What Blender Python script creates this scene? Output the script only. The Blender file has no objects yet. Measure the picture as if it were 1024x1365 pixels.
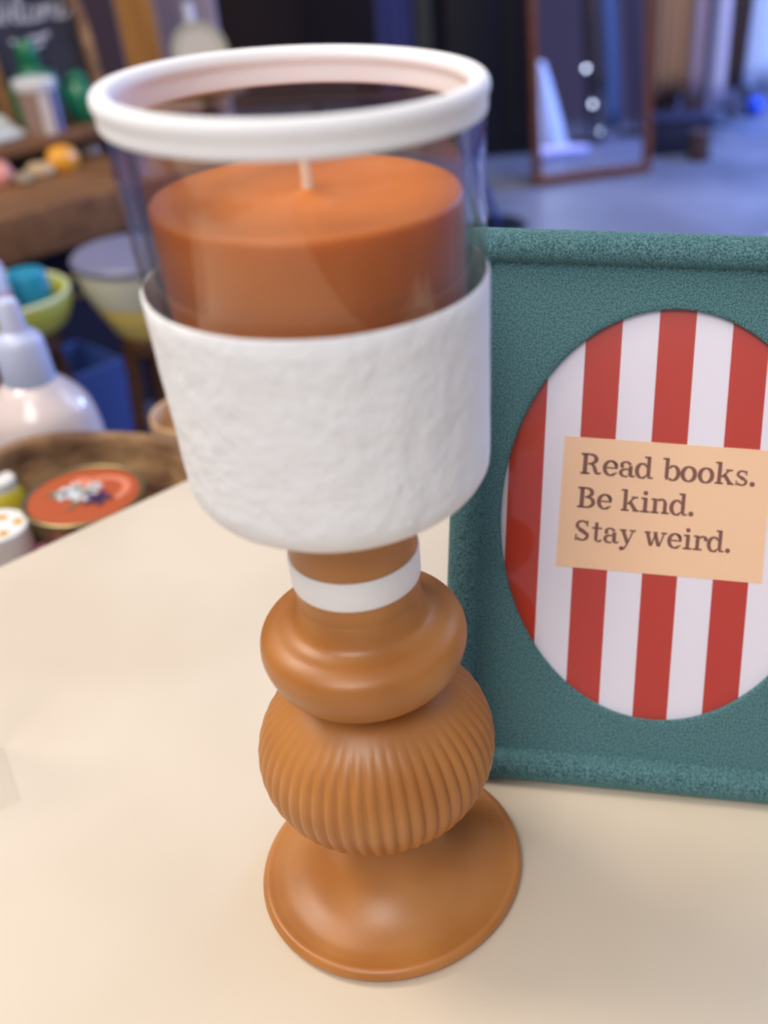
import bpy, bmesh, math, random
from mathutils import Vector, Matrix, noise
random.seed(7)
S = bpy.context.scene
COL = S.collection
PI = math.pi

# ------------------------------------------------------------------ camera
CP = Vector((0.0, -0.27, 0.345485))
CR = Vector((0.97961357, -0.20045065, -0.01329611))
CU = Vector((0.12544905, 0.55869634, 0.82981982))
CF = Vector((0.15690693, 0.80478441, -0.57245286))
FPX = 1349.6; PX = 686.56; PY = 721.3      # focal length and principal point in pixels (the photo is a crop)
cam_d = bpy.data.cameras.new('camera'); cam = bpy.data.objects.new('camera', cam_d); COL.objects.link(cam)
cam_d.sensor_fit = 'VERTICAL'; cam_d.sensor_height = 36.0; cam_d.lens = FPX * 36.0 / 1365.0
cam.matrix_world = Matrix(((CR.x, CU.x, -CF.x, CP.x), (CR.y, CU.y, -CF.y, CP.y), (CR.z, CU.z, -CF.z, CP.z), (0, 0, 0, 1)))
cam_d.shift_x = (512 - PX) / 1365.0; cam_d.shift_y = (PY - 682.5) / 1365.0
cam_d.clip_start = 0.01; cam_d.clip_end = 60
cam_d.dof.use_dof = True; cam_d.dof.focus_distance = 0.375; cam_d.dof.aperture_fstop = 6.0
S.camera = cam

# ------------------------------------------------------------------ colour, world, lights
S.view_settings.view_transform = 'Standard'; S.view_settings.look = 'None'
S.view_settings.gamma = 1.0; S.view_settings.use_curve_mapping = False
S.view_settings.exposure = 0.0

def lin(c):
    out = []
    for v in c:
        v /= 255.0
        out.append(v / 12.92 if v <= 0.04045 else ((v + 0.055) / 1.055) ** 2.4)
    return (out[0], out[1], out[2], 1.0)

W = bpy.data.worlds.new('world'); S.world = W; W.use_nodes = True
W.node_tree.nodes['Background'].inputs[0].default_value = (0.82, 0.84, 1.0, 1)
W.node_tree.nodes['Background'].inputs[1].default_value = 0.42

def area(name, loc, target, size, power, color, sy=None):
    d = bpy.data.lights.new(name, 'AREA'); d.energy = power; d.color = color; d.size = size
    if sy: d.shape = 'RECTANGLE'; d.size_y = sy
    o = bpy.data.objects.new(name, d); COL.objects.link(o); o.location = loc
    o.rotation_euler = (Vector(target) - Vector(loc)).to_track_quat('-Z', 'Y').to_euler()
    return o
area('ceiling_panel_light', (-0.45, -0.15, 1.75), (0, 0.1, 0), 0.9, 6.0, (1.0, 0.93, 0.83))
area('front_ceiling_light', (-0.7, -1.3, 2.0), (0, 0.1, 0.1), 1.0, 30, (1.0, 0.965, 0.92))
area('window_light', (2.1, 1.5, 1.1), (0.2, 0.6, -0.2), 1.0, 20, (0.55, 0.68, 1.0), 1.4)
area('shop_window_light', (3.3, 3.5, 0.8), (2.4, 3.3, -0.75), 1.0, 190, (0.22, 0.38, 1.0), 0.9)
area('back_room_light', (-1.1, 0.7, 1.7), (-0.5, 1.9, -0.3), 0.7, 34, (1.0, 0.88, 0.74))
area('rack_fill_light', (1.4, 2.6, 1.7), (1.8, 4.1, -0.1), 0.6, 26, (1.0, 0.95, 0.9))  # added fill lamp that brightens the garments on the rack

# ------------------------------------------------------------------ helpers
def ray(px, py): return CR * ((px - PX) / FPX) - CU * ((py - PY) / FPX) + CF
def onz(px, py, z):
    d = ray(px, py); return CP + d * ((z - CP.z) / d.z)
def ony(px, py, y):
    d = ray(px, py); return CP + d * ((y - CP.y) / d.y)

def mat(name, color, rough=0.5, **kw):
    m = bpy.data.materials.new(name); m.use_nodes = True
    b = m.node_tree.nodes['Principled BSDF']
    b.inputs['Base Color'].default_value = lin(color) if len(color) == 3 else color
    b.inputs['Roughness'].default_value = rough
    for k, v in kw.items():
        b.inputs[k.replace('_', ' ')].default_value = v
    return m
def nd(m, t, **kw):
    n = m.node_tree.nodes.new(t)
    for k, v in kw.items():
        if k in n.inputs: n.inputs[k].default_value = v
        else: setattr(n, k, v)
    return n
def L(m, a, b): m.node_tree.links.new(a, b)
def varied(m, c1, c2, scale, detail=3, lo=0.35, hi=0.65, coord='Object', stretch=None, distort=0.0):
    b = m.node_tree.nodes['Principled BSDF']
    tc = nd(m, 'ShaderNodeTexCoord'); src = tc.outputs[coord]
    if stretch:
        mp = nd(m, 'ShaderNodeMapping'); mp.inputs['Scale'].default_value = stretch
        L(m, src, mp.inputs['Vector']); src = mp.outputs[0]
    nz = nd(m, 'ShaderNodeTexNoise'); nz.inputs['Scale'].default_value = scale; nz.inputs['Detail'].default_value = detail
    nz.inputs['Distortion'].default_value = distort
    L(m, src, nz.inputs['Vector'])
    cr = nd(m, 'ShaderNodeValToRGB'); cr.color_ramp.elements[0].position = lo; cr.color_ramp.elements[1].position = hi
    cr.color_ramp.elements[0].color = lin(c1); cr.color_ramp.elements[1].color = lin(c2)
    L(m, nz.outputs[0], cr.inputs[0]); L(m, cr.outputs[0], b.inputs['Base Color'])
    return nz
def bump(m, scale, dist, strength=1.0, detail=3, coord='Object', stretch=None, prev=None):
    b = m.node_tree.nodes['Principled BSDF']
    tc = nd(m, 'ShaderNodeTexCoord'); src = tc.outputs[coord]
    if stretch:
        mp = nd(m, 'ShaderNodeMapping'); mp.inputs['Scale'].default_value = stretch
        L(m, src, mp.inputs['Vector']); src = mp.outputs[0]
    nz = nd(m, 'ShaderNodeTexNoise'); nz.inputs['Scale'].default_value = scale; nz.inputs['Detail'].default_value = detail
    L(m, src, nz.inputs['Vector'])
    bp = nd(m, 'ShaderNodeBump'); bp.inputs['Strength'].default_value = strength; bp.inputs['Distance'].default_value = dist
    L(m, nz.outputs[0], bp.inputs['Height'])
    if prev: L(m, prev.outputs[0], bp.inputs['Normal'])
    L(m, bp.outputs[0], b.inputs['Normal'])
    return bp

def obj(name, bm, m, parent=None, smooth=True, loc=None):
    me = bpy.data.meshes.new(name)
    bmesh.ops.recalc_face_normals(bm, faces=bm.faces)
    bm.to_mesh(me); bm.free()
    for mm in (m if isinstance(m, (list, tuple)) else [m]): me.materials.append(mm)
    if smooth:
        for p in me.polygons: p.use_smooth = True
        if smooth != 'all': me.set_sharp_from_angle(angle=math.radians(38))
    o = bpy.data.objects.new(name, me); COL.objects.link(o)
    if parent: o.parent = parent
    if loc is not None: o.location = loc
    return o
def tag(o, label, cat, group=None, kind=None):
    o['label'] = label; o['category'] = cat
    if group: o['group'] = group
    if kind: o['kind'] = kind
    return o
def thing(name, label, cat, loc=(0, 0, 0), rotz=0.0, group=None):
    o = bpy.data.objects.new(name, None); o.empty_display_size = 0.02; COL.objects.link(o)
    o.location = loc; o.rotation_euler = (0, 0, rotz)
    return tag(o, label, cat, group)
def struct(o):
    o['kind'] = 'structure'; return o

def lathe(bm, prof, segs=96, center=(0, 0, 0), fn=None, closed=False, sc=(1.0, 1.0)):
    rings = []
    for (r, z) in prof:
        if r < 1e-6:
            rings.append([bm.verts.new((center[0], center[1], center[2] + z * sc[1]))]); continue
        ring = []
        for i in range(segs):
            a = 2 * PI * i / segs; rr, zz = (fn(a, r, z) if fn else (r, z)); rr *= sc[0]; zz *= sc[1]
            ring.append(bm.verts.new((center[0] + rr * math.cos(a), center[1] + rr * math.sin(a), center[2] + zz)))
        rings.append(ring)
    pairs = list(zip(rings[:-1], rings[1:]))
    if closed: pairs.append((rings[-1], rings[0]))
    for A, B in pairs:
        if len(A) == 1 and len(B) == 1: continue
        for i in range(segs):
            j = (i + 1) % segs
            if len(A) == 1: bm.faces.new((A[0], B[i], B[j]))
            elif len(B) == 1: bm.faces.new((A[i], A[j], B[0]))
            else: bm.faces.new((A[i], A[j], B[j], B[i]))
    return bm
def box(bm, c, s, M=None, bevel=0.0):
    g = bmesh.ops.create_cube(bm, size=1.0)
    T = Matrix.Translation(c) @ Matrix.Diagonal((s[0], s[1], s[2], 1))
    bmesh.ops.transform(bm, matrix=(M @ T if M is not None else T), verts=g['verts'])
    if bevel > 0:
        es = list({e for v in g['verts'] for e in v.link_edges})
        bmesh.ops.bevel(bm, geom=es, offset=bevel, segments=3, profile=0.5, affect='EDGES', clamp_overlap=True)
    return bm
def tube(bm, pts, rad, segs=10, caps=True):
    pts = [Vector(p) for p in pts]; rings = []
    rads = rad if isinstance(rad, (list, tuple)) else [rad] * len(pts)
    up = Vector((0.13, 0.21, 0.97))
    for i, p in enumerate(pts):
        t = (pts[min(i + 1, len(pts) - 1)] - pts[max(i - 1, 0)]).normalized()
        a = t.cross(up)
        if a.length < 0.05: a = t.cross(Vector((1, 0, 0)))
        a.normalize(); b = t.cross(a).normalized()
        rings.append([bm.verts.new(p + rads[i] * (math.cos(2 * PI * k / segs) * a + math.sin(2 * PI * k / segs) * b)) for k in range(segs)])
    for A, B in zip(rings[:-1], rings[1:]):
        for k in range(segs): bm.faces.new((A[k], A[(k + 1) % segs], B[(k + 1) % segs], B[k]))
    if caps: bm.faces.new(rings[0]); bm.faces.new(rings[-1][::-1])
    return bm
def prism(bm, poly, z0, z1, M=None):
    T = M if M is not None else Matrix.Identity(4)
    a = [bm.verts.new(T @ Vector((x, y, z0))) for x, y in poly]
    b = [bm.verts.new(T @ Vector((x, y, z1))) for x, y in poly]
    n = len(poly)
    bm.faces.new(a[::-1]); bm.faces.new(b)
    for i in range(n): bm.faces.new((a[i], a[(i + 1) % n], b[(i + 1) % n], b[i]))
def ribbon(bm, pts, wfn, z0, z1, M):
    """flat stroke with a little thickness, width wfn(i, tangent)"""
    n = len(pts); Lr = []; Rr = []
    for i, p in enumerate(pts):
        a = pts[max(i - 1, 0)]; b = pts[min(i + 1, n - 1)]
        tx, ty = b[0] - a[0], b[1] - a[1]; l = math.hypot(tx, ty) or 1; tx /= l; ty /= l
        w = wfn(i, (tx, ty)) / 2
        Lr.append((p[0] - ty * w, p[1] + tx * w)); Rr.append((p[0] + ty * w, p[1] - tx * w))
    for i in range(n - 1): prism(bm, [Rr[i], Rr[i + 1], Lr[i + 1], Lr[i]], z0, z1, M)
def arcpts(r, a0, a1, n, cx=0, cy=0):
    return [(cx + r * math.cos(math.radians(a0 + (a1 - a0) * i / n)), cy + r * math.sin(math.radians(a0 + (a1 - a0) * i / n))) for i in range(n + 1)]

# ------------------------------------------------------------------ materials
M_TABLE = mat('cream laminate', (218, 203, 180), 0.42)
varied(M_TABLE, (214, 199, 176), (222, 208, 186), 9, 2)
bump(M_TABLE, 900, 0.00012, 0.35, 2)
M_AMBER = mat('frosted amber glass', (182, 120, 56), 0.40, Subsurface_Weight=0.25, Subsurface_Scale=0.015, Coat_Weight=0.1, Coat_Roughness=0.3)
M_AMBER.node_tree.nodes['Principled BSDF'].inputs['Subsurface Radius'].default_value = (1.0, 0.6, 0.25)
varied(M_AMBER, (166, 104, 44), (188, 126, 64), 22, 2)
bump(M_AMBER, 1400, 0.00004, 0.4, 1)
M_WHITE = mat('white plaster paint', (240, 240, 241), 0.75)
b1 = bump(M_WHITE, 130, 0.0016, 0.8, 4)
bump(M_WHITE, 380, 0.0006, 0.6, 3, prev=b1)
M_BAND = mat('white matte paint', (244, 243, 243), 0.7)
bump(M_BAND, 500, 0.0002, 0.35, 2)
M_WAX = mat('orange candle wax', (206, 114, 32), 0.36, Subsurface_Weight=0.4, Subsurface_Scale=0.012)
M_WAX.node_tree.nodes['Principled BSDF'].inputs['Subsurface Radius'].default_value = (1.0, 0.4, 0.1)
varied(M_WAX, (200, 108, 26), (214, 122, 40), 25, 2)
M_WICK = mat('waxed cotton wick', (238, 214, 186), 0.7)

def pane_mat(name, tint=(1, 1, 1, 1), rough=0.02, power=4.0, amount=0.7):
    m = bpy.data.materials.new(name); m.use_nodes = True; nt = m.node_tree; nt.nodes.remove(nt.nodes['Principled BSDF'])
    t = nt.nodes.new('ShaderNodeBsdfTransparent'); t.inputs[0].default_value = tint
    gl = nt.nodes.new('ShaderNodeBsdfGlossy'); gl.inputs['Roughness'].default_value = rough
    lw = nt.nodes.new('ShaderNodeLayerWeight'); lw.inputs[0].default_value = 0.5
    pw = nt.nodes.new('ShaderNodeMath'); pw.operation = 'POWER'; pw.inputs[1].default_value = power
    fr = nt.nodes.new('ShaderNodeMath'); fr.operation = 'MULTIPLY_ADD'; fr.inputs[1].default_value = amount; fr.inputs[2].default_value = 0.035
    nt.links.new(lw.outputs['Facing'], pw.inputs[0]); nt.links.new(pw.outputs[0], fr.inputs[0])
    mx = nt.nodes.new('ShaderNodeMixShader')
    nt.links.new(fr.outputs[0], mx.inputs[0]); nt.links.new(t.outputs[0], mx.inputs[1]); nt.links.new(gl.outputs[0], mx.inputs[2])
    nt.links.new(mx.outputs[0], nt.nodes['Material Output'].inputs[0]); return m
M_PANE = pane_mat('thin acrylic pane')
M_GLASS = pane_mat('clear glass', (0.98, 0.985, 0.99, 1), 0.03, 2.0, 0.72)

# flocked teal velvet
M_VELVET = mat('teal flocked velvet', (62, 108, 104), 0.95, Sheen_Weight=0.35, Sheen_Roughness=0.45)
M_VELVET.node_tree.nodes['Principled BSDF'].inputs['Sheen Tint'].default_value = lin((150, 205, 200))
varied(M_VELVET, (32, 71, 77), (97, 140, 144), 1700, 2, 0.38, 0.62)
bump(M_VELVET, 1700, 0.0005, 0.6, 2)
M_RED = mat('glossy red print', (190, 58, 34), 0.3, Coat_Weight=0.5, Coat_Roughness=0.08)

# ------------------------------------------------------------------ the room
M_FLOOR = mat('polished concrete', (120, 124, 140), 0.36)
varied(M_FLOOR, (98, 102, 118), (136, 138, 152), 1.6, 4, 0.35, 0.7)
M_WALLB = mat('dark brown wall paint', (50, 34, 32), 0.8)
M_WALLL = mat('plum grey wall paint', (84, 72, 92), 0.8)
bm = bmesh.new(); box(bm, (0.5, 1.2, -0.80), (7.0, 8.4, 0.10)); struct(obj('floor', bm, M_FLOOR, smooth=False))
bm = bmesh.new(); box(bm, (0.5, 5.35, 0.5), (7.0, 0.10, 2.5)); struct(obj('wall_back', bm, M_WALLB, smooth=False))
bm = bmesh.new(); box(bm, (-2.95, 1.2, 0.5), (0.10, 8.4, 2.5)); struct(obj('wall_left', bm, M_WALLL, smooth=False))

# ------------------------------------------------------------------ cream table
TA = Vector((0.7991, 0.6012, 0)); TB = Vector((0.6012, -0.7991, 0))
TK = Vector((0.113, 0.498, 0))
TROT = math.atan2(TA.y, TA.x)
tab = thing('display_table', 'cream laminate table the amber candle holder and green frame stand on', 'table', (0, 0, -0.75))
Mt = Matrix(((TA.x, -TB.x, 0, 0), (TA.y, -TB.y, 0, 0), (0, 0, 1, 0), (0, 0, 0, 1)))
cen = TK - TA * 0.62 + TB * 0.45
bm = bmesh.new(); box(bm, (0, 0, 0), (1.24, 0.90, 0.024), Matrix.Translation(cen + Vector((0, 0, 0.75 - 0.012))) @ Mt, 0.0015)
obj('tabletop', bm, M_TABLE, tab)
M_STEEL = mat('dark grey steel', (60, 62, 66), 0.4, Metallic=0.8)
for sx in (-0.54, 0.54):
    for sy in (-0.38, 0.38):
        p = cen + TA * sx - TB * sy
        bm = bmesh.new(); box(bm, (0, 0, 0), (0.04, 0.04, 0.726), Matrix.Translation((p.x, p.y, 0.363)) @ Mt, 0.003)
        obj('leg', bm, M_STEEL, tab)

# ------------------------------------------------------------------ candle holder
ch = thing('candle_holder', 'amber frosted glass candle holder with a clear and white cup on top', 'candle holder', (0, 0, 0))
def smoothprof(pts, n=6):
    out = []
    P = [Vector(p) for p in pts]
    for i in range(len(P) - 1):
        p0 = P[max(i - 1, 0)]; p1 = P[i]; p2 = P[i + 1]; p3 = P[min(i + 2, len(P) - 1)]
        for k in range(n):
            t = k / n
            out.append(0.5 * ((2 * p1) + (p2 - p0) * t + (2 * p0 - 5 * p1 + 4 * p2 - p3) * t * t + (3 * p1 - p0 - 3 * p2 + p3) * t ** 3))
    out.append(P[-1]); return [(v[0], v[1]) for v in out]
HS = (0.966, 0.938)
# foot: low dished disc with a rounded rim that rises to a short stem
foot = [(0.0, 0.0012), (0.050, 0.0010)] + smoothprof([(0.0522, 0.0004), (0.0533, 0.0014), (0.0540, 0.0036), (0.0533, 0.0056), (0.0517, 0.0067), (0.0485, 0.0064), (0.043, 0.0068), (0.034, 0.0100), (0.025, 0.0175), (0.0195, 0.028), (0.0175, 0.038), (0.0172, 0.046)])
bm = bmesh.new(); lathe(bm, foot, 128, sc=HS); obj('foot', bm, M_AMBER, ch, 'all')
# fluted globe
zc, gr, gh = 0.0775, 0.0440, 0.0370; NF = 52
def flute(a, r, z):
    k = max(0.0, min(1.0, r / gr)); c = 0.5 + 0.5 * math.cos(NF * a)
    fade = max(0.0, min(1.0, (0.106 - z) / 0.012))
    return r + 0.0015 * k * fade * (c ** 0.5 - 0.6), z
gp = []
for i in range(49):
    a = -PI / 2 + PI * i / 48
    gp.append((max(0.0, gr * math.cos(a) ** 0.92), zc + gh * math.sin(a)))
gp = [(r, z) for r, z in gp if r > 0.012]
gp = [(0.0, gp[0][1] - 0.0004)] + gp + [(0.0, gp[-1][1])]
bm = bmesh.new(); lathe(bm, gp, NF * 10, fn=flute, sc=HS); obj('fluted_globe', bm, M_AMBER, ch, 'all')
# collar ring and neck
ring = [(0.0, 0.1135)] + smoothprof([(0.020, 0.1130), (0.0270, 0.1160), (0.0322, 0.1205), (0.0350, 0.1265), (0.0360, 0.1325), (0.0346, 0.1380), (0.0306, 0.1410), (0.0262, 0.1422), (0.0232, 0.1440), (0.0216, 0.1475), (0.0209, 0.152)])
ring.append((0.0, 0.152))
bm = bmesh.new(); lathe(bm, ring, 128, sc=HS); obj('collar_ring', bm, M_AMBER, ch, 'all')
bm = bmesh.new(); lathe(bm, [(0, 0.150), (0.0209, 0.150)] + smoothprof([(0.0208, 0.156), (0.0210, 0.168), (0.0214, 0.182), (0.0222, 0.1975)]) + [(0, 0.1975)], 96, sc=HS); obj('neck', bm, M_AMBER, ch)
bm = bmesh.new(); lathe(bm, [(0.0206, 0.1600), (0.0214, 0.1600), (0.0216, 0.1606), (0.02175, 0.1708), (0.0215, 0.1714), (0.0207, 0.1714)], 96, closed=True, sc=HS)
o = obj('neck_band', bm, M_BAND, ch); o['label'] = 'white painted band round the amber neck'
# glass cup (outer wall, inner wall, thick bottom)
ZB, ZS, ZR = 0.1968, 0.2672, 0.3125
def rout(z): return 0.0454 + (z - 0.2085) / (0.3165 - 0.2085) * 0.0026
cup = [(0.0, ZB)] + [(0.0335 + 0.012 * math.sin(a), 0.2088 - 0.012 * math.cos(a)) for a in [PI / 2 * k / 8 for k in range(9)]]
cup += [(rout(z), z) for z in (0.22, 0.24, 0.26, 0.28, 0.30, 0.3158)] + [(rout(0.316) - 0.0010, 0.3166), (rout(0.316) - 0.0028, 0.3166), (rout(0.316) - 0.0036, 0.3158)]
cup += [(rout(z) - 0.0036, z) for z in (0.30, 0.28, 0.26, 0.24, 0.22, 0.212)]
cup += [(0.0385, 0.2045), (0.034, 0.2032), (0.0, 0.2030)]
bm = bmesh.new(); lathe(bm, cup, 128, sc=HS); obj('glass_cup', bm, M_GLASS, ch, 'all')
# textured white sleeve round the bottom of the cup
def lump(a, r, z):
    p = Vector((r * math.cos(a), r * math.sin(a), z))
    return r + 0.00025 * noise.noise(p * 160), z
sl = [(0.0205, ZB - 0.0008), (0.0335, ZB - 0.0008)] + [(0.0335 + 0.0128 * math.sin(a), 0.2088 - 0.0128 * math.cos(a)) for a in [PI / 2 * k / 8 for k in range(1, 9)]]
sl += [(rout(z) + 0.0008, z) for z in [0.212 + 0.0055 * k for k in range(10)]] + [(rout(0.2666) + 0.0008, 0.2668), (rout(ZS) + 0.0005, ZS), (rout(ZS) + 0.0001, ZS)]
sl += [(rout(z) + 0.0001, z) for z in (0.25, 0.23, 0.212)] + [(0.0336, ZB - 0.0001), (0.0205, ZB - 0.0001)]
bm = bmesh.new(); lathe(bm, sl, 200, fn=lump, closed=True, sc=HS); o = obj('sleeve', bm, M_WHITE, ch, 'all'); o['label'] = 'rough white textured coating round the lower cup'
# white rolled rim band
r0 = rout(0.315)
rb = smoothprof([(r0 + 0.0002, 0.3102), (r0 + 0.0005, 0.3112), (r0 + 0.0005, 0.3130), (r0 + 0.0007, 0.3142), (r0 + 0.0012, 0.3158), (r0 + 0.0010, 0.3176), (r0 - 0.0002, 0.3188), (r0 - 0.0020, 0.3188), (r0 - 0.0034, 0.3180), (r0 - 0.0042, 0.3164), (r0 - 0.0041, 0.3150), (r0 - 0.0038, 0.3136), (r0 - 0.0039, 0.3104), (r0 - 0.0038, 0.3090)], 4)
rb += [(rout(0.309) - 0.0037, 0.3090), (rout(0.315) - 0.0037, 0.3168), (rout(0.315) + 0.0000, 0.3168), (rout(0.3102) + 0.0000, 0.3102)]
bm = bmesh.new(); lathe(bm, rb, 128, closed=True, sc=HS); o = obj('rim_band', bm, M_BAND, ch, 'all'); o['label'] = 'thick white rolled band round the cup rim'

# candle
ca = thing('candle', 'orange pillar candle inside the glass cup of the holder', 'candle', (0, 0, 0.2032 * HS[1]))
H = 0.0813
wx = [(0.0, 0.0)] + [(0.0300, 0.0002), (0.0345, 0.003), (0.0372, 0.008), (0.0386, 0.014), (0.0399, H - 0.0020), (0.0398, H - 0.0009), (0.0393, H - 0.0003), (0.0383, H - 0.0001)] + [(0.033, H - 0.0006), (0.022, H - 0.0010), (0.010, H - 0.0008), (0.004, H - 0.0002), (0.0022, H + 0.0008), (0.0, H + 0.0012)]
bm = bmesh.new(); lathe(bm, wx, 96); obj('wax', bm, M_WAX, ca, 'all')
bm = bmesh.new(); tube(bm, [(0, 0, H - 0.001), (0.0001, 0, H + 0.004), (-0.0001, 0.0002, H + 0.0085), (-0.0006, 0.0003, H + 0.0125)], [0.0015, 0.0014, 0.0013, 0.0013], 12)
obj('wick', bm, M_WICK, ca)

# ------------------------------------------------------------------ green velvet picture frame
FO = Vector((0.05665, 0.03585, 0.0)); YAW = -0.3406; LEAN = 0.4389
fe = Vector((math.cos(YAW), math.sin(YAW), 0)); fb = Vector((-fe.y, fe.x, 0))
fu = Vector((0, 0, math.cos(LEAN))) + fb * math.sin(LEAN); fn = fe.cross(fu)
MF = Matrix(((fe.x, fu.x, fn.x, FO.x), (fe.y, fu.y, fn.y, FO.y), (fe.z, fu.z, fn.z, FO.z), (0, 0, 0, 1)))
pf = thing('picture_frame', 'teal green velvet picture frame with an oval opening, behind the candle holder', 'picture frame', FO)
pf.rotation_euler = MF.to_3x3().to_euler()
XL, XR, YT = -0.0330, 0.1510, 0.2375; LIP = 0.0131; FT = 0.013
OC = (0.0590, 0.1202); OA, OB = 0.0697, 0.0873
def rrect(x0, x1, y0, y1, r, N):
    """N points round a rounded rectangle, by angle about the oval centre"""
    out = []
    for i in range(N):
        a = 2 * PI * i / N
        dx, dy = math.cos(a) * OA, math.sin(a) * OB
        ts = []
        if dx > 1e-9: ts.append((x1 - OC[0]) / dx)
        if dx < -1e-9: ts.append((x0 - OC[0]) / dx)
        if dy > 1e-9: ts.append((y1 - OC[1]) / dy)
        if dy < -1e-9: ts.append((y0 - OC[1]) / dy)
        t = min(ts); x, y = OC[0] + dx * t, OC[1] + dy * t
        for cx, cy, sx, sy in ((x0 + r, y0 + r, -1, -1), (x1 - r, y0 + r, 1, -1), (x0 + r, y1 - r, -1, 1), (x1 - r, y1 - r, 1, 1)):
            if (x - cx) * sx > 0 and (y - cy) * sy > 0:
                ux, uy = x - cx, y - cy; m = max(abs(ux), abs(uy)); l = math.hypot(ux, uy)
                # pull the corner point onto the arc
                x, y = cx + ux / l * r, cy + uy / l * r
        out.append((x, y))
    return out
NN = 720
def ringv(bm, pts, z):
    vs = []
    for x, y in pts:
        ymin = z * math.sin(LEAN) / math.cos(LEAN) * -1.0 + 0.0004    # foot of the frame is cut level with the table
        vs.append(bm.verts.new((x, max(y, ymin), z)))
    return vs
def loft(bm, rings, close=False):
    for A, B in zip(rings[:-1], rings[1:]):
        n = len(A)
        for i in range(n): bm.faces.new((A[i], A[(i + 1) % n], B[(i + 1) % n], B[i]))
bm = bmesh.new()
ov = lambda k: [(OC[0] + (OA + k) * math.cos(2 * PI * i / NN), OC[1] + (OB + k) * math.sin(2 * PI * i / NN)) for i in range(NN)]
rings = [ringv(bm, ov(0.0002), -0.0030), ringv(bm, ov(0.0), -0.0010), ringv(bm, ov(0.0002), -0.0003), ringv(bm, ov(0.0008), 0.0), ringv(bm, ov(0.003), 0.0)]
inner = lambda ins, r=0.004: rrect(XL + ins, XR - ins, 0.0004 + ins, YT - ins, r, NN)
for ins, z, r in ((LIP + 0.002, 0.0, 0.003), (LIP + 0.0005, 0.0002, 0.003), (LIP + 0.0002, 0.0022, 0.003), (LIP - 0.0006, 0.0046, 0.004), (LIP - 0.0034, 0.0062, 0.005), (0.0055, 0.0062, 0.006), (0.0024, 0.0046, 0.007), (0.0006, 0.0018, 0.008), (0.0, -0.0008, 0.008), (0.0, -FT, 0.008), (0.002, -FT - 0.001, 0.007)):
    rings.append(ringv(bm, inner(ins, r), z))
loft(bm, rings)
obj('frame_body', bm, M_VELVET, pf, 'all')
bm = bmesh.new(); prism(bm, [(XL + 0.004, 0.0115), (XR - 0.004, 0.0115), (XR - 0.004, YT - 0.004), (XL + 0.004, YT - 0.004)], -FT - 0.0008, -0.0060)
obj('backing_board', bm, M_VELVET, pf, False)
# easel strut behind
M_easel = mat('black strut board', (35, 40, 40), 0.8)
sb = Vector((0.059, 0.14, -FT - 0.0015))
ctop = MF @ sb; foot_w = ctop + fb * 0.075; foot_w.z = 0.0075
floc = MF.inverted() @ foot_w
bm = bmesh.new(); tube(bm, [sb, floc], [0.006, 0.008], 4); obj('easel_strut', bm, M_easel, pf, False)
# striped print
M_PRINT = bpy.data.materials.new('striped print'); M_PRINT.use_nodes = True
b = M_PRINT.node_tree.nodes['Principled BSDF']; b.inputs['Roughness'].default_value = 0.35
b.inputs['Coat Weight'].default_value = 0.0
tc = nd(M_PRINT, 'ShaderNodeTexCoord'); sx = nd(M_PRINT, 'ShaderNodeSeparateXYZ'); L(M_PRINT, tc.outputs['Object'], sx.inputs[0])
m1 = nd(M_PRINT, 'ShaderNodeMath', operation='SUBTRACT'); m1.inputs[1].default_value = -0.0086 - 0.0298 * 8
m2 = nd(M_PRINT, 'ShaderNodeMath', operation='DIVIDE'); m2.inputs[1].default_value = 0.0298
m3 = nd(M_PRINT, 'ShaderNodeMath', operation='FRACT'); m4 = nd(M_PRINT, 'ShaderNodeMath', operation='LESS_THAN'); m4.inputs[1].default_value = 0.5
L(M_PRINT, sx.outputs[0], m1.inputs[0]); L(M_PRINT, m1.outputs[0], m2.inputs[0]); L(M_PRINT, m2.outputs[0], m3.inputs[0]); L(M_PRINT, m3.outputs[0], m4.inputs[0])
mx = nd(M_PRINT, 'ShaderNodeMix', data_type='RGBA'); mx.inputs[6].default_value = lin((238, 232, 242)); mx.inputs[7].default_value = lin((192, 50, 24))
L(M_PRINT, m4.outputs[0], mx.inputs[0]); L(M_PRINT, mx.outputs[2], b.inputs['Base Color'])
bm = bmesh.new(); prism(bm, [(OC[0] + (OA + 0.006) * math.cos(2 * PI * i / 96), OC[1] + (OB + 0.006) * math.sin(2 * PI * i / 96)) for i in range(96)], -0.0038, -0.0031)
pr = obj('striped_print', bm, M_PRINT, pf, False); pr['label'] = 'red and white striped paper in the oval'
bm = bmesh.new(); prism(bm, [(OC[0] + (OA + 0.005) * math.cos(2 * PI * i / 96), OC[1] + (OB + 0.005) * math.sin(2 * PI * i / 96)) for i in range(96)], -0.0023, -0.0019)
obj('glazing', bm, M_PANE, pf, False)
# quote label and lettering
M_LABEL = mat('peach paper', (248, 205, 165), 0.55)
M_INK = mat('brown ink', (128, 78, 66), 0.7)
rl = math.radians(-0.9); lx, ly = 0.0138, 0.0979
ML = Matrix.Translation((lx, ly, 0)) @ Matrix.Rotation(rl, 4, 'Z')
bm = bmesh.new(); prism(bm, [(0.0, 0.0), (0.0874, 0.0), (0.0860, 0.0560), (0.0000, 0.0560)], -0.0031, -0.0029, ML)
lab = obj('quote_label', bm, M_LABEL, pr, False); lab['label'] = 'peach paper label reading Read books. Be kind. Stay weird.'

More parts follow.
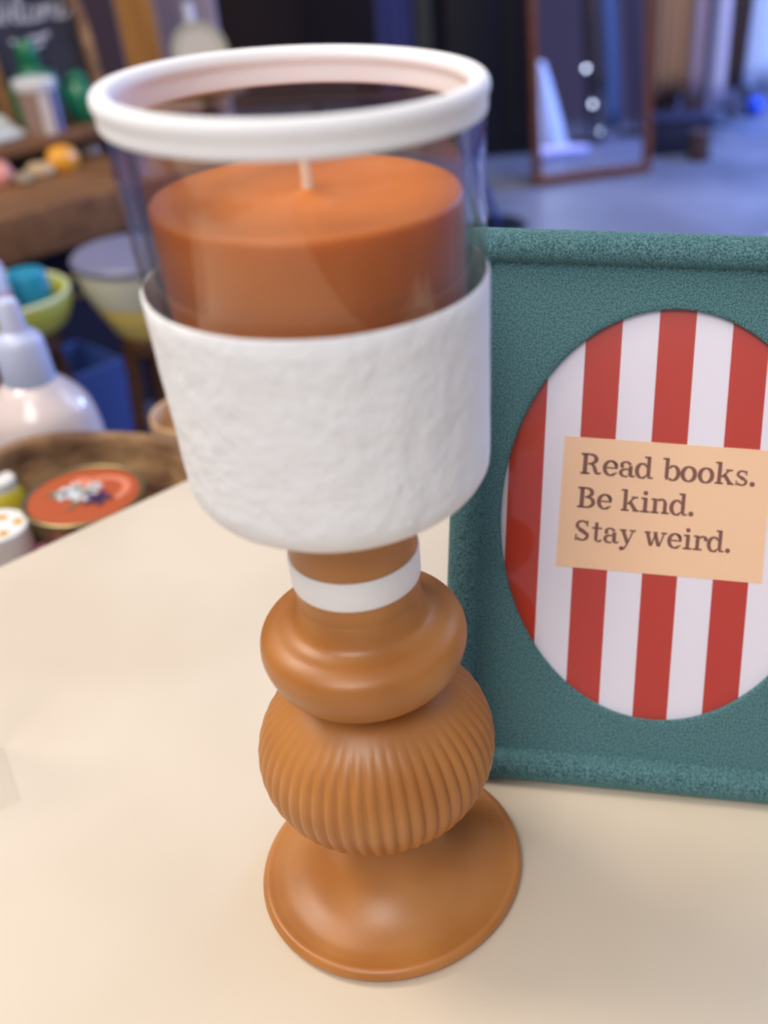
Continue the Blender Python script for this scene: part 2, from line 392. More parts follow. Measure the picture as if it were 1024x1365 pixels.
SV, SH = 0.27, 0.13     # thick and thin strokes, x-height = 1
def bowl(cx, cy, rx, ry, a0, a1, wv=SV, wh=SH, n=22):
    pts = [(cx + rx * math.cos(math.radians(a0 + (a1 - a0) * i / n)), cy + ry * math.sin(math.radians(a0 + (a1 - a0) * i / n))) for i in range(n + 1)]
    return ('b', pts, lambda i, t: wh + (wv - wh) * abs(t[1]) ** 1.4)
def ln(x0, y0, x1, y1, w): return ('b', [(x0, y0), (x1, y1)], lambda i, t: w)
def st(x, y0, y1, w=SV): return ln(x, y0, x, y1, w)
def sf(x0, x1, y, h=0.13): return ln(x0, y, x1, y, h)
def dot(x, y, r=0.16): return ('p', [(x + r * math.cos(2 * PI * k / 14), y + r * math.sin(2 * PI * k / 14)) for k in range(14)])
G = {
 'R': (1.42, [st(0.30, 0, 1.36), sf(0.02, 0.60, 0.06), sf(0.02, 0.42, 1.30), bowl(0.58, 1.00, 0.40, 0.30, 90, -80), ln(0.36, 1.30, 0.60, 1.30, 0.13), ln(0.46, 0.69, 0.70, 0.69, 0.12), ('b', [(0.66, 0.70), (0.86, 0.55), (0.94, 0.3), (1.04, 0.10), (1.20, 0.07), (1.32, 0.16)], lambda i, t: [0.12, 0.2, 0.26, 0.2, 0.14, 0.1][i])]),
 'B': (1.28, [st(0.30, 0, 1.36), sf(0.02, 0.42, 0.06), sf(0.02, 0.42, 1.30), bowl(0.58, 1.02, 0.34, 0.28, 90, -85), bowl(0.60, 0.38, 0.44, 0.33, 88, -90), ln(0.4, 1.30, 0.6, 1.30, 0.12), ln(0.48, 0.72, 0.66, 0.72, 0.11), ln(0.4, 0.05, 0.62, 0.05, 0.12)]),
 'S': (1.12, [bowl(0.52, 1.02, 0.34, 0.29, 35, 215, 0.22, 0.12), ('b', [(0.26, 0.86), (0.42, 0.72), (0.66, 0.60), (0.84, 0.46)], lambda i, t: [0.2, 0.27, 0.27, 0.2][i]), bowl(0.54, 0.36, 0.36, 0.31, 35, -150, 0.22, 0.12), st(0.86, 0.98, 1.36, 0.11), st(0.14, 0.0, 0.42, 0.11)]),
 'e': (1.00, [bowl(0.50, 0.50, 0.38, 0.46, 20, 310, 0.26, 0.12), bowl(0.50, 0.50, 0.36, 0.46, 0, 90, 0.18, 0.12), sf(0.26, 0.92, 0.52, 0.11), ln(0.72, 0.12, 0.90, 0.24, 0.10)]),
 'a': (1.06, [bowl(0.44, 0.70, 0.30, 0.27, 165, 20, 0.2, 0.12), dot(0.20, 0.70, 0.13), st(0.74, 0.10, 0.74, 0.25), bowl(0.44, 0.27, 0.30, 0.24, 75, 300, 0.24, 0.11), ln(0.46, 0.52, 0.70, 0.50, 0.1), ('b', [(0.72, 0.2), (0.80, 0.07), (0.94, 0.05), (1.04, 0.14)], lambda i, t: [0.22, 0.16, 0.12, 0.09][i])]),
 'd': (1.14, [st(0.80, 0.12, 1.42, 0.24), sf(0.52, 0.86, 1.37, 0.12), bowl(0.42, 0.48, 0.34, 0.46, 62, 300, 0.26, 0.12), ln(0.56, 0.90, 0.70, 0.74, 0.12), ln(0.56, 0.08, 0.70, 0.20, 0.11), sf(0.76, 1.10, 0.06, 0.12)]),
 'b': (1.12, [st(0.28, 0.14, 1.42, 0.24), sf(0.0, 0.34, 1.37, 0.12), bowl(0.66, 0.48, 0.34, 0.46, -125, 120, 0.26, 0.12), ln(0.40, 0.76, 0.54, 0.90, 0.11), ln(0.22, 0.04, 0.44, 0.16, 0.12)]),
 'o': (1.06, [bowl(0.52, 0.49, 0.38, 0.46, 0, 360, 0.27, 0.12, 32)]),
 'k': (1.22, [st(0.28, 0, 1.42, 0.24), sf(0.0, 0.34, 1.37, 0.12), sf(0.02, 0.54, 0.06, 0.12), ln(0.42, 0.46, 0.86, 0.92, 0.12), sf(0.66, 1.08, 0.93, 0.12), ln(0.58, 0.62, 0.98, 0.06, 0.24), sf(0.78, 1.20, 0.06, 0.12)]),
 's': (0.90, [bowl(0.44, 0.72, 0.26, 0.22, 40, 215, 0.18, 0.11), ('b', [(0.24, 0.60), (0.44, 0.50), (0.64, 0.38)], lambda i, t: [0.16, 0.23, 0.18][i]), bowl(0.44, 0.26, 0.27, 0.22, 35, -150, 0.18, 0.11), st(0.70, 0.68, 0.98, 0.09), st(0.12, 0.0, 0.32, 0.09)]),
 'i': (0.66, [st(0.34, 0, 0.96, 0.25), sf(0.06, 0.40, 0.92, 0.12), sf(0.04, 0.64, 0.06, 0.12), dot(0.32, 1.27, 0.15)]),
 'n': (1.26, [st(0.30, 0, 0.96, 0.25), sf(0.04, 0.34, 0.92, 0.12), sf(0.04, 0.56, 0.06, 0.12), bowl(0.68, 0.62, 0.26, 0.32, 140, 0, 0.22, 0.12), st(0.93, 0, 0.64, 0.24), sf(0.70, 1.22, 0.06, 0.12)]),
 't': (0.84, [st(0.36, 0.24, 1.30, 0.22), sf(0.06, 0.74, 0.92, 0.12), bowl(0.54, 0.27, 0.20, 0.22, 180, 330, 0.2, 0.12)]),
 'y': (1.12, [ln(0.24, 0.90, 0.58, 0.10, 0.24), sf(0.02, 0.48, 0.93, 0.12), sf(0.68, 1.10, 0.93, 0.12), ('b', [(0.90, 0.90), (0.66, 0.28), (0.50, -0.10), (0.36, -0.30), (0.20, -0.34)], lambda i, t: [0.11, 0.11, 0.12, 0.13, 0.13][i]), dot(0.20, -0.28, 0.15)]),
 'w': (1.56, [ln(0.22, 0.90, 0.48, 0.06, 0.23), ln(0.52, 0.04, 0.76, 0.86, 0.11), ln(0.74, 0.86, 1.00, 0.06, 0.23), ln(1.04, 0.04, 1.32, 0.90, 0.11), sf(0.02, 0.44, 0.93, 0.12), sf(0.60, 0.90, 0.93, 0.12), sf(1.12, 1.52, 0.93, 0.12)]),
 'r': (0.98, [st(0.32, 0, 0.96, 0.25), sf(0.06, 0.36, 0.92, 0.12), sf(0.04, 0.64, 0.06, 0.12), bowl(0.68, 0.66, 0.24, 0.27, 150, 40, 0.14, 0.13), dot(0.84, 0.76, 0.14)]),
 '.': (0.42, [dot(0.20, 0.14, 0.165)]),
 ' ': (0.52, []),
}
bm = bmesh.new()
def write(text, x, y, width, xh):
    tot = sum(G[c][0] for c in text)
    k = width / tot
    for c in text:
        adv, parts = G[c]
        for p in parts:
            T = ML @ Matrix.Translation((x, y, 0)) @ Matrix.Diagonal((k, xh, 1, 1))
            if p[0] == 'b': ribbon(bm, p[1], p[2], -0.0029, -0.00282, T)
            else: prism(bm, p[1], -0.0029, -0.00282, T)
        x += adv * k
write('Read books.', 0.0075, 0.0406, 0.0732, 0.0065)
write('Be kind.', 0.0072, 0.0262, 0.0496, 0.0065)
write('Stay weird.', 0.0069, 0.0119, 0.0664, 0.0065)
obj('lettering', bm, M_INK, pr, False)

# ------------------------------------------------------------------ acrylic sign holder at the left edge of the table
c0 = onz(2, 993, 0)
sg = thing('acrylic_sign_holder', 'clear acrylic stand on the cream table, just entering at the left edge', 'sign holder', c0)
dr = Vector((-0.93, -0.37, 0))
Ms = Matrix(((dr.x, -dr.y, 0, 0), (dr.y, dr.x, 0, 0), (0, 0, 1, 0), (0, 0, 0, 1)))
bm = bmesh.new(); box(bm, (0.05, 0, 0.05), (0.10, 0.003, 0.0995), Ms, 0.0006); obj('upright_panel', bm, M_PANE, sg, False)
bm = bmesh.new(); box(bm, (0.05, 0.02, 0.0016), (0.10, 0.036, 0.003), Ms, 0.0006); obj('base_plate', bm, M_PANE, sg, False)

# ------------------------------------------------------------------ wood materials for the shop furniture
def wood(name, c1, c2, rough=0.5, stretch=(3, 30, 30)):
    m = mat(name, c1, rough); varied(m, c1, c2, 1.5, 4, 0.3, 0.7, stretch=stretch, distort=0.6); return m
M_WOOD = wood('brown stained wood', (104, 68, 38), (134, 92, 54))
M_WOODD = wood('dark brown wood', (72, 42, 22), (98, 60, 32))
M_BARK = mat('rough wooden bowl', (140, 104, 68), 0.75); varied(M_BARK, (84, 54, 36), (176, 138, 96), 28, 4, 0.3, 0.68, stretch=(1, 1, 2.2)); bump(M_BARK, 90, 0.002, 0.6, 4)

# side table that the bowl stands on, just past the cream table
ZT = -0.10
nrm = -TB
bt = thing('low_wooden_table', 'dark wooden side table under the carved bowl and lotion bottle', 'table', (0, 0, -0.75))
e0 = TK - TA * 0.42 + nrm * 0.012
sc = e0 - TA * 0.28 + nrm * 0.15
bm = bmesh.new(); box(bm, (0, 0, 0), (0.72, 0.29, 0.02), Matrix.Translation(sc + Vector((0, 0, 0.75 + ZT - 0.010))) @ Mt, 0.002); obj('tabletop', bm, M_WOODD, bt)
for sx_ in (-0.32, 0.30):
    for sy_ in (-0.12, 0.12):
        p = sc + TA * sx_ - TB * sy_
        bm = bmesh.new(); box(bm, (0, 0, 0), (0.03, 0.03, 0.75 + ZT - 0.02), Matrix.Translation((p.x, p.y, (0.75 + ZT - 0.02) / 2)) @ Mt, 0.002); obj('leg', bm, M_WOODD, bt)

# carved wooden bowl
bc = onz(86, 655, -0.035); bc.z = ZT
RB = 0.096
def wob(a, r, z): return r * (1 + 0.02 * math.sin(3 * a + 1) + 0.012 * math.sin(7 * a)), z + 0.002 * math.sin(4 * a) * (1 if z > 0.04 else 0)
bw = [(0.0, 0.0)] + smoothprof([(RB * 0.62, 0.0), (RB * 0.80, 0.012), (RB * 0.97, 0.040), (RB * 1.0, 0.062), (RB * 0.985, 0.0665), (RB * 0.93, 0.066), (RB * 0.90, 0.060), (RB * 0.86, 0.038), (RB * 0.74, 0.016), (RB * 0.5, 0.010)]) + [(0.0, 0.010)]
bm = bmesh.new(); lathe(bm, bw, 96, fn=wob); tag(obj('wooden_bowl', bm, M_BARK, None, 'all', bc), 'rough carved brown wooden bowl holding the orange tin and daisy tin', 'bowl')
# orange topped tin in the bowl
tcn = onz(111, 655, -0.048)
tin = thing('candle_tin', 'round gold tin with an orange floral lid lying in the wooden bowl', 'tin', (tcn.x, tcn.y, ZT + 0.0115))
th = -0.048 - (ZT + 0.0115)
M_GOLD = mat('brushed gold tin', (150, 140, 104), 0.35, Metallic=0.9)
M_ORANGE = mat('orange printed lid', (178, 82, 38), 0.45)
RT = 0.0425
bm = bmesh.new(); lathe(bm, [(0, 0), (RT - 0.003, 0), (RT - 0.001, 0.001), (RT - 0.001, th - 0.012), (0, th - 0.012)], 64); obj('tin_body', bm, M_GOLD, tin)
bm = bmesh.new(); lathe(bm, [(0, th - 0.013), (RT, th - 0.013), (RT + 0.0005, th - 0.006), (RT + 0.0012, th - 0.003), (RT + 0.0008, th - 0.0005), (RT - 0.0005, th), (RT - 0.002, th - 0.0006), (RT - 0.0025, th - 0.002), (0, th - 0.002)], 64); lidr = obj('lid', bm, M_GOLD, tin)
bm = bmesh.new(); lathe(bm, [(0, th - 0.002), (RT - 0.003, th - 0.002), (RT - 0.0035, th - 0.0012), (0, th - 0.0008)], 64)
lb = obj('lid_label', bm, M_ORANGE, lidr); lb['label'] = 'orange picture disc with pale flowers'
def petals(bm, cx, cy, r, n, z0, z1, w=0.45, a0=0.0):
    for k in range(n):
        a = a0 + 2 * PI * k / n
        pts = []
        for j in range(10):
            t = 2 * PI * j / 10
            u, v = r * 0.5 + r * 0.5 * math.cos(t), r * w * 0.5 * math.sin(t)
            pts.append((cx + u * math.cos(a) - v * math.sin(a), cy + u * math.sin(a) + v * math.cos(a)))
        prism(bm, pts, z0, z1)
def art(name, m, shapes, parent, z):
    bm = bmesh.new()
    for i, s in enumerate(shapes):
        z1 = z + 0.00025 + i * 0.00003
        if s[0] == 'f': petals(bm, s[1], s[2], s[3], s[4], z, z1, s[5] if len(s) > 5 else 0.45)
        elif s[0] == 'r':
            pts = arcpts(s[3], s[4], s[5], 14, s[1], s[2]); ribbon(bm, pts, lambda i, t: s[6], z, z1, Matrix.Identity(4))
        elif s[0] == 'd': prism(bm, arcpts(s[3], 0, 336, 14, s[1], s[2]), z, z1)
    return obj(name, bm, m, parent, False)
M_PALE = mat('pale blue print', (206, 212, 216), 0.6); M_PURP = mat('purple print', (74, 44, 84), 0.6); M_PINKR = mat('pink print', (216, 128, 98), 0.6); M_LEAF = mat('grey green print', (112, 116, 84), 0.6)
zt = th - 0.0009
art('printed_ring', M_PINKR, [('r', 0.012, 0.004, 0.018, -50, 130, 0.006), ('d', -0.004, 0.018, 0.008)], tin, zt)
art('printed_flowers', M_PALE, [('f', -0.014, 0.004, 0.010, 7), ('f', -0.001, 0.0, 0.011, 6), ('f', 0.006, 0.010, 0.007, 6), ('f', -0.008, 0.013, 0.006, 5)], tin, zt + 0.0003)
art('printed_leaves', M_LEAF, [('f', -0.021, 0.004, 0.006, 4), ('f', -0.004, -0.013, 0.009, 3, 0.3), ('f', 0.003, 0.004, 0.004, 5), ('f', -0.006, 0.010, 0.004, 5)], tin, zt + 0.0005)
art('printed_pansy', M_PURP, [('f', 0.011, -0.008, 0.011, 5, 0.6)], tin, zt + 0.0007)
# daisy patterned tin in the bowl
M_DAISY = mat('white daisy print', (226, 226, 222), 0.6); M_YEL = mat('yellow daisy centres', (236, 178, 40), 0.6)
M_PATT = mat('pink patterned cloth', (190, 70, 100), 0.8); varied(M_PATT, (110, 20, 40), (226, 150, 190), 260, 2, 0.42, 0.58)
dcn = onz(-6, 706, -0.055)
dt = thing('daisy_tin', 'white tin printed with yellow daisies at the left of the wooden bowl', 'tin', (dcn.x, dcn.y, ZT + 0.0105))
dh = 0.040
bm = bmesh.new(); lathe(bm, [(0, 0), (0.022, 0), (0.023, 0.001), (0.023, dh - 0.001), (0.022, dh), (0, dh)], 48); obj('tin_body', bm, M_DAISY, dt)
bm = bmesh.new()
for (x, y) in ((0.004, 0.010), (0.016, 0.002), (-0.009, -0.003), (0.009, -0.012), (-0.004, -0.016), (-0.012, 0.011)):
    petals(bm, x, y, 0.0042, 7, dh, dh + 0.0004, 0.5)
obj('daisy_centres', bm, M_YEL, dt, False)
p = onz(64, 730, -0.068)
bm = bmesh.new(); lathe(bm, [(0, 0), (0.0155, 0), (0.016, 0.001), (0.016, 0.020), (0.015, 0.021), (0, 0.021)], 40)
tag(obj('small_tin', bm, M_PATT, None, True, (p.x + 0.002, p.y, ZT + 0.0105)), 'small pink and maroon patterned tin at the front of the wooden bowl', 'tin')
p = onz(4, 628, -0.045)
yj = thing('yellow_jar', 'small yellow jar with white lid at the left of the wooden bowl', 'jar', (p.x - 0.004, p.y - 0.002, ZT + 0.0115))
yj.scale = (0.9, 0.9, 0.9)
M_YJ = mat('yellow glaze', (208, 190, 56), 0.35)
bm = bmesh.new(); lathe(bm, [(0, 0), (0.013, 0), (0.016, 0.004), (0.0165, 0.03), (0.013, 0.036), (0, 0.036)], 40); obj('jar_body', bm, M_YJ, yj)
bm = bmesh.new(); lathe(bm, [(0, 0.036), (0.0125, 0.036), (0.0128, 0.044), (0.011, 0.046), (0, 0.046)], 40); obj('lid', bm, M_DAISY, yj)
# white lotion bottle behind the bowl
p = onz(72, 606, ZT + 0.005)
lo = thing('lotion_bottle', 'round glossy white lotion bottle with a frosted cap behind the wooden bowl', 'bottle', (p.x, p.y, ZT))
M_LOT = mat('glossy pinkish white plastic', (226, 210, 206), 0.22, Coat_Weight=0.4); M_CAP = mat('translucent cap', (196, 206, 232), 0.3, Subsurface_Weight=0.2)
k = 0.046
bm = bmesh.new(); lathe(bm, [(0, 0)] + smoothprof([(k * 0.86, 0.0), (k, 0.010), (k * 1.0, 0.030), (k * 0.90, 0.054), (k * 0.62, 0.072), (k * 0.42, 0.080)]) + [(0, 0.080)], 72); obj('bottle_body', bm, M_LOT, lo, 'all')
bm = bmesh.new(); lathe(bm, [(0, 0.078), (0.0200, 0.078), (0.0208, 0.081), (0.0192, 0.114), (0.0165, 0.119), (0.0105, 0.123), (0.0098, 0.126), (0.0088, 0.146), (0.0070, 0.149), (0, 0.149)], 48); obj('cap', bm, M_CAP, lo)
# red thing and small light wooden cup
p = onz(-4, 566, ZT + 0.02)
bm = bmesh.new(); lathe(bm, [(0, 0)] + smoothprof([(0.008, 0), (0.013, 0.008), (0.0135, 0.02), (0.010, 0.03), (0.004, 0.033)]) + [(0, 0.033)], 32)
tag(obj('red_ornament', bm, mat('red glaze', (196, 30, 40), 0.3), None, 'all', (p.x - 0.004, p.y + 0.01, ZT)), 'small red ornament behind the bowl at the left picture edge', 'ornament')
p = onz(247, 575, -0.045)
M_LW = mat('light turned wood', (204, 164, 118), 0.5); varied(M_LW, (186, 144, 100), (216, 178, 134), 30, 3, stretch=(1, 1, 6))
bm = bmesh.new(); lathe(bm, [(0, 0)] + smoothprof([(0.023, 0), (0.032, 0.012), (0.0375, 0.040), (0.038, 0.058), (0.0355, 0.060), (0.0325, 0.052), (0.026, 0.018), (0.020, 0.008)]) + [(0, 0.007)], 64)
tag(obj('small_wooden_cup', bm, M_LW, None, 'all', (p.x + 0.008, p.y + 0.028, ZT)), 'small pale turned wood cup half hidden behind the white candle cup', 'cup')

# ------------------------------------------------------------------ stools with the yellow tubs
def stool(px, py, zt_, r, m, label, feet_spread=0.10, a0=0.0, n=4):
    c = onz(px, py, zt_)
    t = thing('wooden_stool', label, 'stool', (c.x, c.y, -0.75))
    h = 0.75 + zt_
    bm = bmesh.new(); lathe(bm, [(0, h - 0.03), (r - 0.004, h - 0.03), (r, h - 0.026), (r, h - 0.004), (r - 0.004, h), (0, h)], 48); obj('seat', bm, m, t)
    for k in range(n):
        a = a0 + 2 * PI * k / n
        bm = bmesh.new(); tube(bm, [(0.75 * r * math.cos(a), 0.75 * r * math.sin(a), h - 0.028), ((r + feet_spread * 0.3) * math.cos(a), (r + feet_spread * 0.3) * math.sin(a), 0.0)], [0.013, 0.011], 12); obj('leg', bm, m, t)
    return c
M_YT = mat('yellow enamel', (236, 204, 104), 0.4); M_CRM = mat('cream grey enamel', (206, 202, 178), 0.4); M_LID = mat('grey lavender lid', (118, 118, 146), 0.45)
cs = stool(200, 438, -0.32, 0.050, M_WOODD, 'dark wooden stool under the cream and yellow tub', a0=0.35)
tb = thing('enamel_tub', 'cream and yellow tub with grey lid seen left of the candle cup', 'tub', (cs.x, cs.y, -0.32))
bm = bmesh.new(); lathe(bm, [(0, 0), (0.046, 0.0), (0.054, 0.008), (0.078, 0.062), (0.078, 0.063), (0, 0.063)], 64); obj('lower_body', bm, M_YT, tb)
bm = bmesh.new(); lathe(bm, [(0, 0.062), (0.079, 0.062), (0.090, 0.098), (0.092, 0.122), (0, 0.122)], 64); obj('upper_body', bm, M_CRM, tb)
bm = bmesh.new(); lathe(bm, [(0, 0.120), (0.094, 0.120), (0.096, 0.128), (0.090, 0.134), (0.02, 0.137), (0, 0.137)], 64); obj('lid', bm, M_LID, tb)
bm = bmesh.new(); tube(bm, [(-0.088, -0.02, 0.108), (-0.102, -0.03, 0.106), (-0.106, -0.035, 0.092), (-0.096, -0.03, 0.078), (-0.080, -0.02, 0.076)], 0.004, 10); obj('handle', bm, mat('brass wire', (150, 136, 96), 0.35, Metallic=0.8), tb)

cs2 = stool(20, 440, -0.26, 0.06, M_WOODD, 'dark wooden stool under the lime bowl, behind the lotion bottle', a0=0.6)
M_LIME = mat('lime yellow glaze', (190, 190, 70), 0.35); M_RIMP = mat('pale lime rim', (206, 212, 160), 0.4)
lbw = thing('lime_bowl', 'lime yellow bowl holding a teal jar and a white bottle', 'bowl', (cs2.x, cs2.y, -0.26))
bm = bmesh.new(); lathe(bm, [(0, 0)] + smoothprof([(0.056, 0), (0.078, 0.012), (0.091, 0.038), (0.093, 0.056)]) + [(0.088, 0.056), (0.084, 0.040), (0.070, 0.014), (0, 0.008)], 72); obj('bowl_body', bm, M_LIME, lbw)
bm = bmesh.new(); lathe(bm, [(0.0935, 0.055), (0.094, 0.060), (0.091, 0.063), (0.087, 0.060), (0.0875, 0.055)], 72, closed=True); obj('rim', bm, M_RIMP, lbw)
M_TEAL = mat('teal blue jar', (24, 126, 160), 0.3)
jp = Vector((cs2.x + 0.032, cs2.y + 0.022, -0.2440))
tj = thing('teal_jar', 'teal blue jar standing in the lime bowl', 'jar', jp)
tj.scale = (0.85, 0.85, 0.85)
bm = bmesh.new(); lathe(bm, [(0, 0), (0.032, 0), (0.036, 0.004), (0.036, 0.056), (0.034, 0.060), (0, 0.060)], 48); obj('jar_body', bm, M_TEAL, tj)
bm = bmesh.new(); lathe(bm, [(0, 0.060), (0.033, 0.060), (0.0335, 0.074), (0.031, 0.078), (0, 0.078)], 48); obj('lid', bm, mat('teal lid', (30, 140, 172), 0.3), tj)
M_WB = mat('white plastic bottle', (218, 218, 236), 0.35)
bp = Vector((cs2.x - 0.003, cs2.y - 0.044, -0.2420))
wb = thing('white_bottle', 'tall white bottle with pink print at the far left edge', 'bottle', bp)
bm = bmesh.new(); lathe(bm, [(0, 0), (0.023, 0), (0.025, 0.003), (0.0245, 0.095), (0.018, 0.106), (0.011, 0.110), (0, 0.110)], 48); obj('bottle_body', bm, M_WB, wb)
bm = bmesh.new(); lathe(bm, [(0, 0.109), (0.012, 0.109), (0.012, 0.132), (0.010, 0.134), (0, 0.134)], 32); obj('cap', bm, mat('blue violet cap', (90, 100, 190), 0.4), wb)
bm = bmesh.new(); lathe(bm, [(0.0252, 0.030), (0.0256, 0.030), (0.0254, 0.062), (0.0250, 0.062)], 48, closed=True); obj('printed_band', bm, mat('faded pink print', (214, 168, 190), 0.6), wb)
# blue crate on the floor
p = onz(104, 625, -0.75)
bc2 = thing('blue_crate', 'blue plastic crate on the floor behind the lotion bottle', 'crate', (p.x, p.y - 0.12, -0.75), 0.4)
bc2.scale = (0.5, 0.5, 0.9)
M_BLUE = mat('blue plastic', (60, 84, 150), 0.5)
for nm, c, s in (('side_panel', (0, -0.14, 0.14), (0.34, 0.012, 0.27)), ('side_panel', (0, 0.14, 0.14), (0.34, 0.012, 0.27)), ('end_panel', (-0.165, 0, 0.14), (0.012, 0.27, 0.27)), ('end_panel', (0.165, 0, 0.14), (0.012, 0.27, 0.27)), ('bottom_panel', (0, 0, 0.006), (0.33, 0.28, 0.012))):
    bm = bmesh.new(); box(bm, c, s, None, 0.003); obj(nm, bm, M_BLUE, bc2)

# ------------------------------------------------------------------ brown wooden display table with riser, upper left
ZW = -0.17
A = onz(0, 292, ZW); B = onz(190, 242, ZW); wd = (B - A); wd.z = 0; wd.normalize(); wk = Vector((-wd.y, wd.x, 0))
Mw = Matrix(((wd.x, wk.x, 0, 0), (wd.y, wk.y, 0, 0), (0, 0, 1, 0), (0, 0, 0, 1)))
wt = thing('wooden_display_table', 'brown wooden display table with thick front edge at the upper left', 'table', (A.x, A.y, -0.75))
hz = 0.75 + ZW
bm = bmesh.new(); box(bm, (0.10, 0.36, hz - 0.040), (1.05, 0.72, 0.080), Mw, 0.004); obj('tabletop', bm, M_WOOD, wt)
for (x, y) in ((-0.36, 0.06), (0.56, 0.06), (-0.36, 0.66), (0.56, 0.66)):
    bm = bmesh.new(); box(bm, (x, y, (hz - 0.08) / 2), (0.07, 0.07, hz - 0.08), Mw, 0.004); obj('leg', bm, M_WOODD, wt)
bm = bmesh.new(); box(bm, (0.10, 0.12, (hz - 0.08) / 2 + 0.05), (0.95, 0.02, hz - 0.18), Mw, 0.002); o = obj('shade_panel', bm, mat('dark navy painted shade', (26, 26, 52), 0.9), wt); o['label'] = 'dark navy painted shade panel added under the table'  # dark panel added to give the shade beneath the tabletop
SB = 0.215; ZS2 = ZW + 0.060
rs = thing('wooden_riser', 'brown wooden riser shelf on the back of the display table', 'shelf', (A.x, A.y, ZW))
bm = bmesh.new(); box(bm, (0.10, SB + 0.085, 0.049), (1.0, 0.17, 0.022), Mw, 0.002); obj('shelf_board', bm, M_WOOD, rs)
for x in (-0.37, 0.10, 0.57):
    bm = bmesh.new(); box(bm, (x, SB + 0.085, 0.019), (0.02, 0.15, 0.038), Mw, 0.001); obj('support', bm, M_WOODD, rs)
def wp(x, y, z): return Vector((A.x, A.y, 0)) + wd * x + wk * y + Vector((0, 0, z))
def x_at(px, back, z):
    """distance along the riser at which something standing that far back is seen at column px"""
    a_, b_ = -0.8, 0.8
    for _ in range(40):
        m_ = (a_ + b_) / 2; d_ = wp(m_, back, z) - CP
        if PX + FPX * d_.dot(CR) / d_.dot(CF) < px: a_ = m_
        else: b_ = m_
    return a_
wrot = math.atan2(wd.y, wd.x)
# beige and yellow trinkets lying on the table
M_MAR = mat('orange yellow resin', (232, 160, 40), 0.4); M_BEI = mat('beige resin', (186, 160, 124), 0.5); M_PNK = mat('pink soap', (226, 150, 132), 0.5)
def pebble(name, px, py, r, h, m, label, cat, z=ZW, seed=0, group=None):
    q = onz(px, py, z)
    def w(a, rr, zz): return rr * (1 + 0.1 * math.sin(2 * a + seed) + 0.06 * math.sin(5 * a + seed)), zz
    bm = bmesh.new(); lathe(bm, [(0, 0)] + smoothprof([(r * 0.8, 0), (r, h * 0.4), (r * 0.75, h * 0.85), (r * 0.3, h)]) + [(0, h)], 28, fn=w)
    return tag(obj(name, bm, m, None, 'all', (q.x, q.y, z)), label, cat, group)
pebble('soap_bar', 86, 226, 0.029, 0.042, M_MAR, 'orange yellow soap on the brown display table', 'soap')
pebble('soap_bar', 55, 236, 0.024, 0.026, M_BEI, 'beige soap just left of the orange yellow soap', 'soap', seed=2)
pebble('soap_bar', 33, 244, 0.020, 0.018, mat('grey beige resin', (150, 134, 112), 0.5), 'greyish soap furthest left in the short row on the display table', 'soap', seed=4)
pebble('soap_bar', 2, 246, 0.026, 0.04, M_PNK, 'pink soap cut by the left edge of the photo', 'soap', seed=5)
pebble('shell_dish', 118, 206, 0.026, 0.02, mat('pale shell', (176, 158, 150), 0.4), 'small pale shell dish right of the orange yellow soap', 'dish', seed=1)

# items on the riser: chalkboard sign, green ornament, tub, cloth
M_FR = mat('antique gold wood', (138, 100, 60), 0.5); varied(M_FR, (110, 76, 44), (160, 120, 76), 20, 3)
M_CHB = mat('blackboard slate', (34, 32, 46), 0.7); varied(M_CHB, (28, 27, 40), (44, 42, 56), 12, 3)
M_CHK = mat('white chalk', (176, 174, 184), 0.9)
sgn = thing('chalkboard_sign', 'arched chalkboard sign with a gold brown frame and a chalk Welcome', 'sign', wp(x_at(77, SB + 0.155, ZS2), SB + 0.155, ZS2 + 0.001), wrot - 0.12)
tilt = Matrix.Rotation(math.radians(82), 4, 'X')
HWs, HSt = 0.110, 0.165
def arch(hw, y0, ys, rise, n=20):
    pts = [(-hw, y0), (hw, y0)]
    for i in range(n + 1):
        a = PI * i / n; pts.append((hw * math.cos(a), ys + rise * math.sin(a)))
    return pts
def frame_ring(bm, outer, inner_, z0, z1, M):
    n = len(outer)
    for i in range(n):
        j = (i + 1) % n
        prism(bm, [outer[i], outer[j], inner_[j], inner_[i]], z0, z1, M)
bm = bmesh.new(); frame_ring(bm, arch(HWs, 0.0, HSt, 0.098), arch(HWs - 0.020, 0.02, HSt, 0.077), -0.012, 0.012, tilt)
for k in range(7):
    a = PI * (0.2 + 0.6 * k / 6)
    c = tilt @ Vector(((HWs - 0.004) * math.cos(a), HSt + 0.093 * math.sin(a), 0.008))
    g2 = bmesh.ops.create_uvsphere(bm, u_segments=10, v_segments=8, radius=0.011); bmesh.ops.translate(bm, vec=c, verts=g2['verts'])
obj('sign_frame', bm, M_FR, sgn, True)
bm = bmesh.new(); prism(bm, arch(HWs - 0.0195, 0.02, HSt, 0.0775), -0.006, 0.000, tilt); obj('board', bm, M_CHB, sgn, False)
bm = bmesh.new()
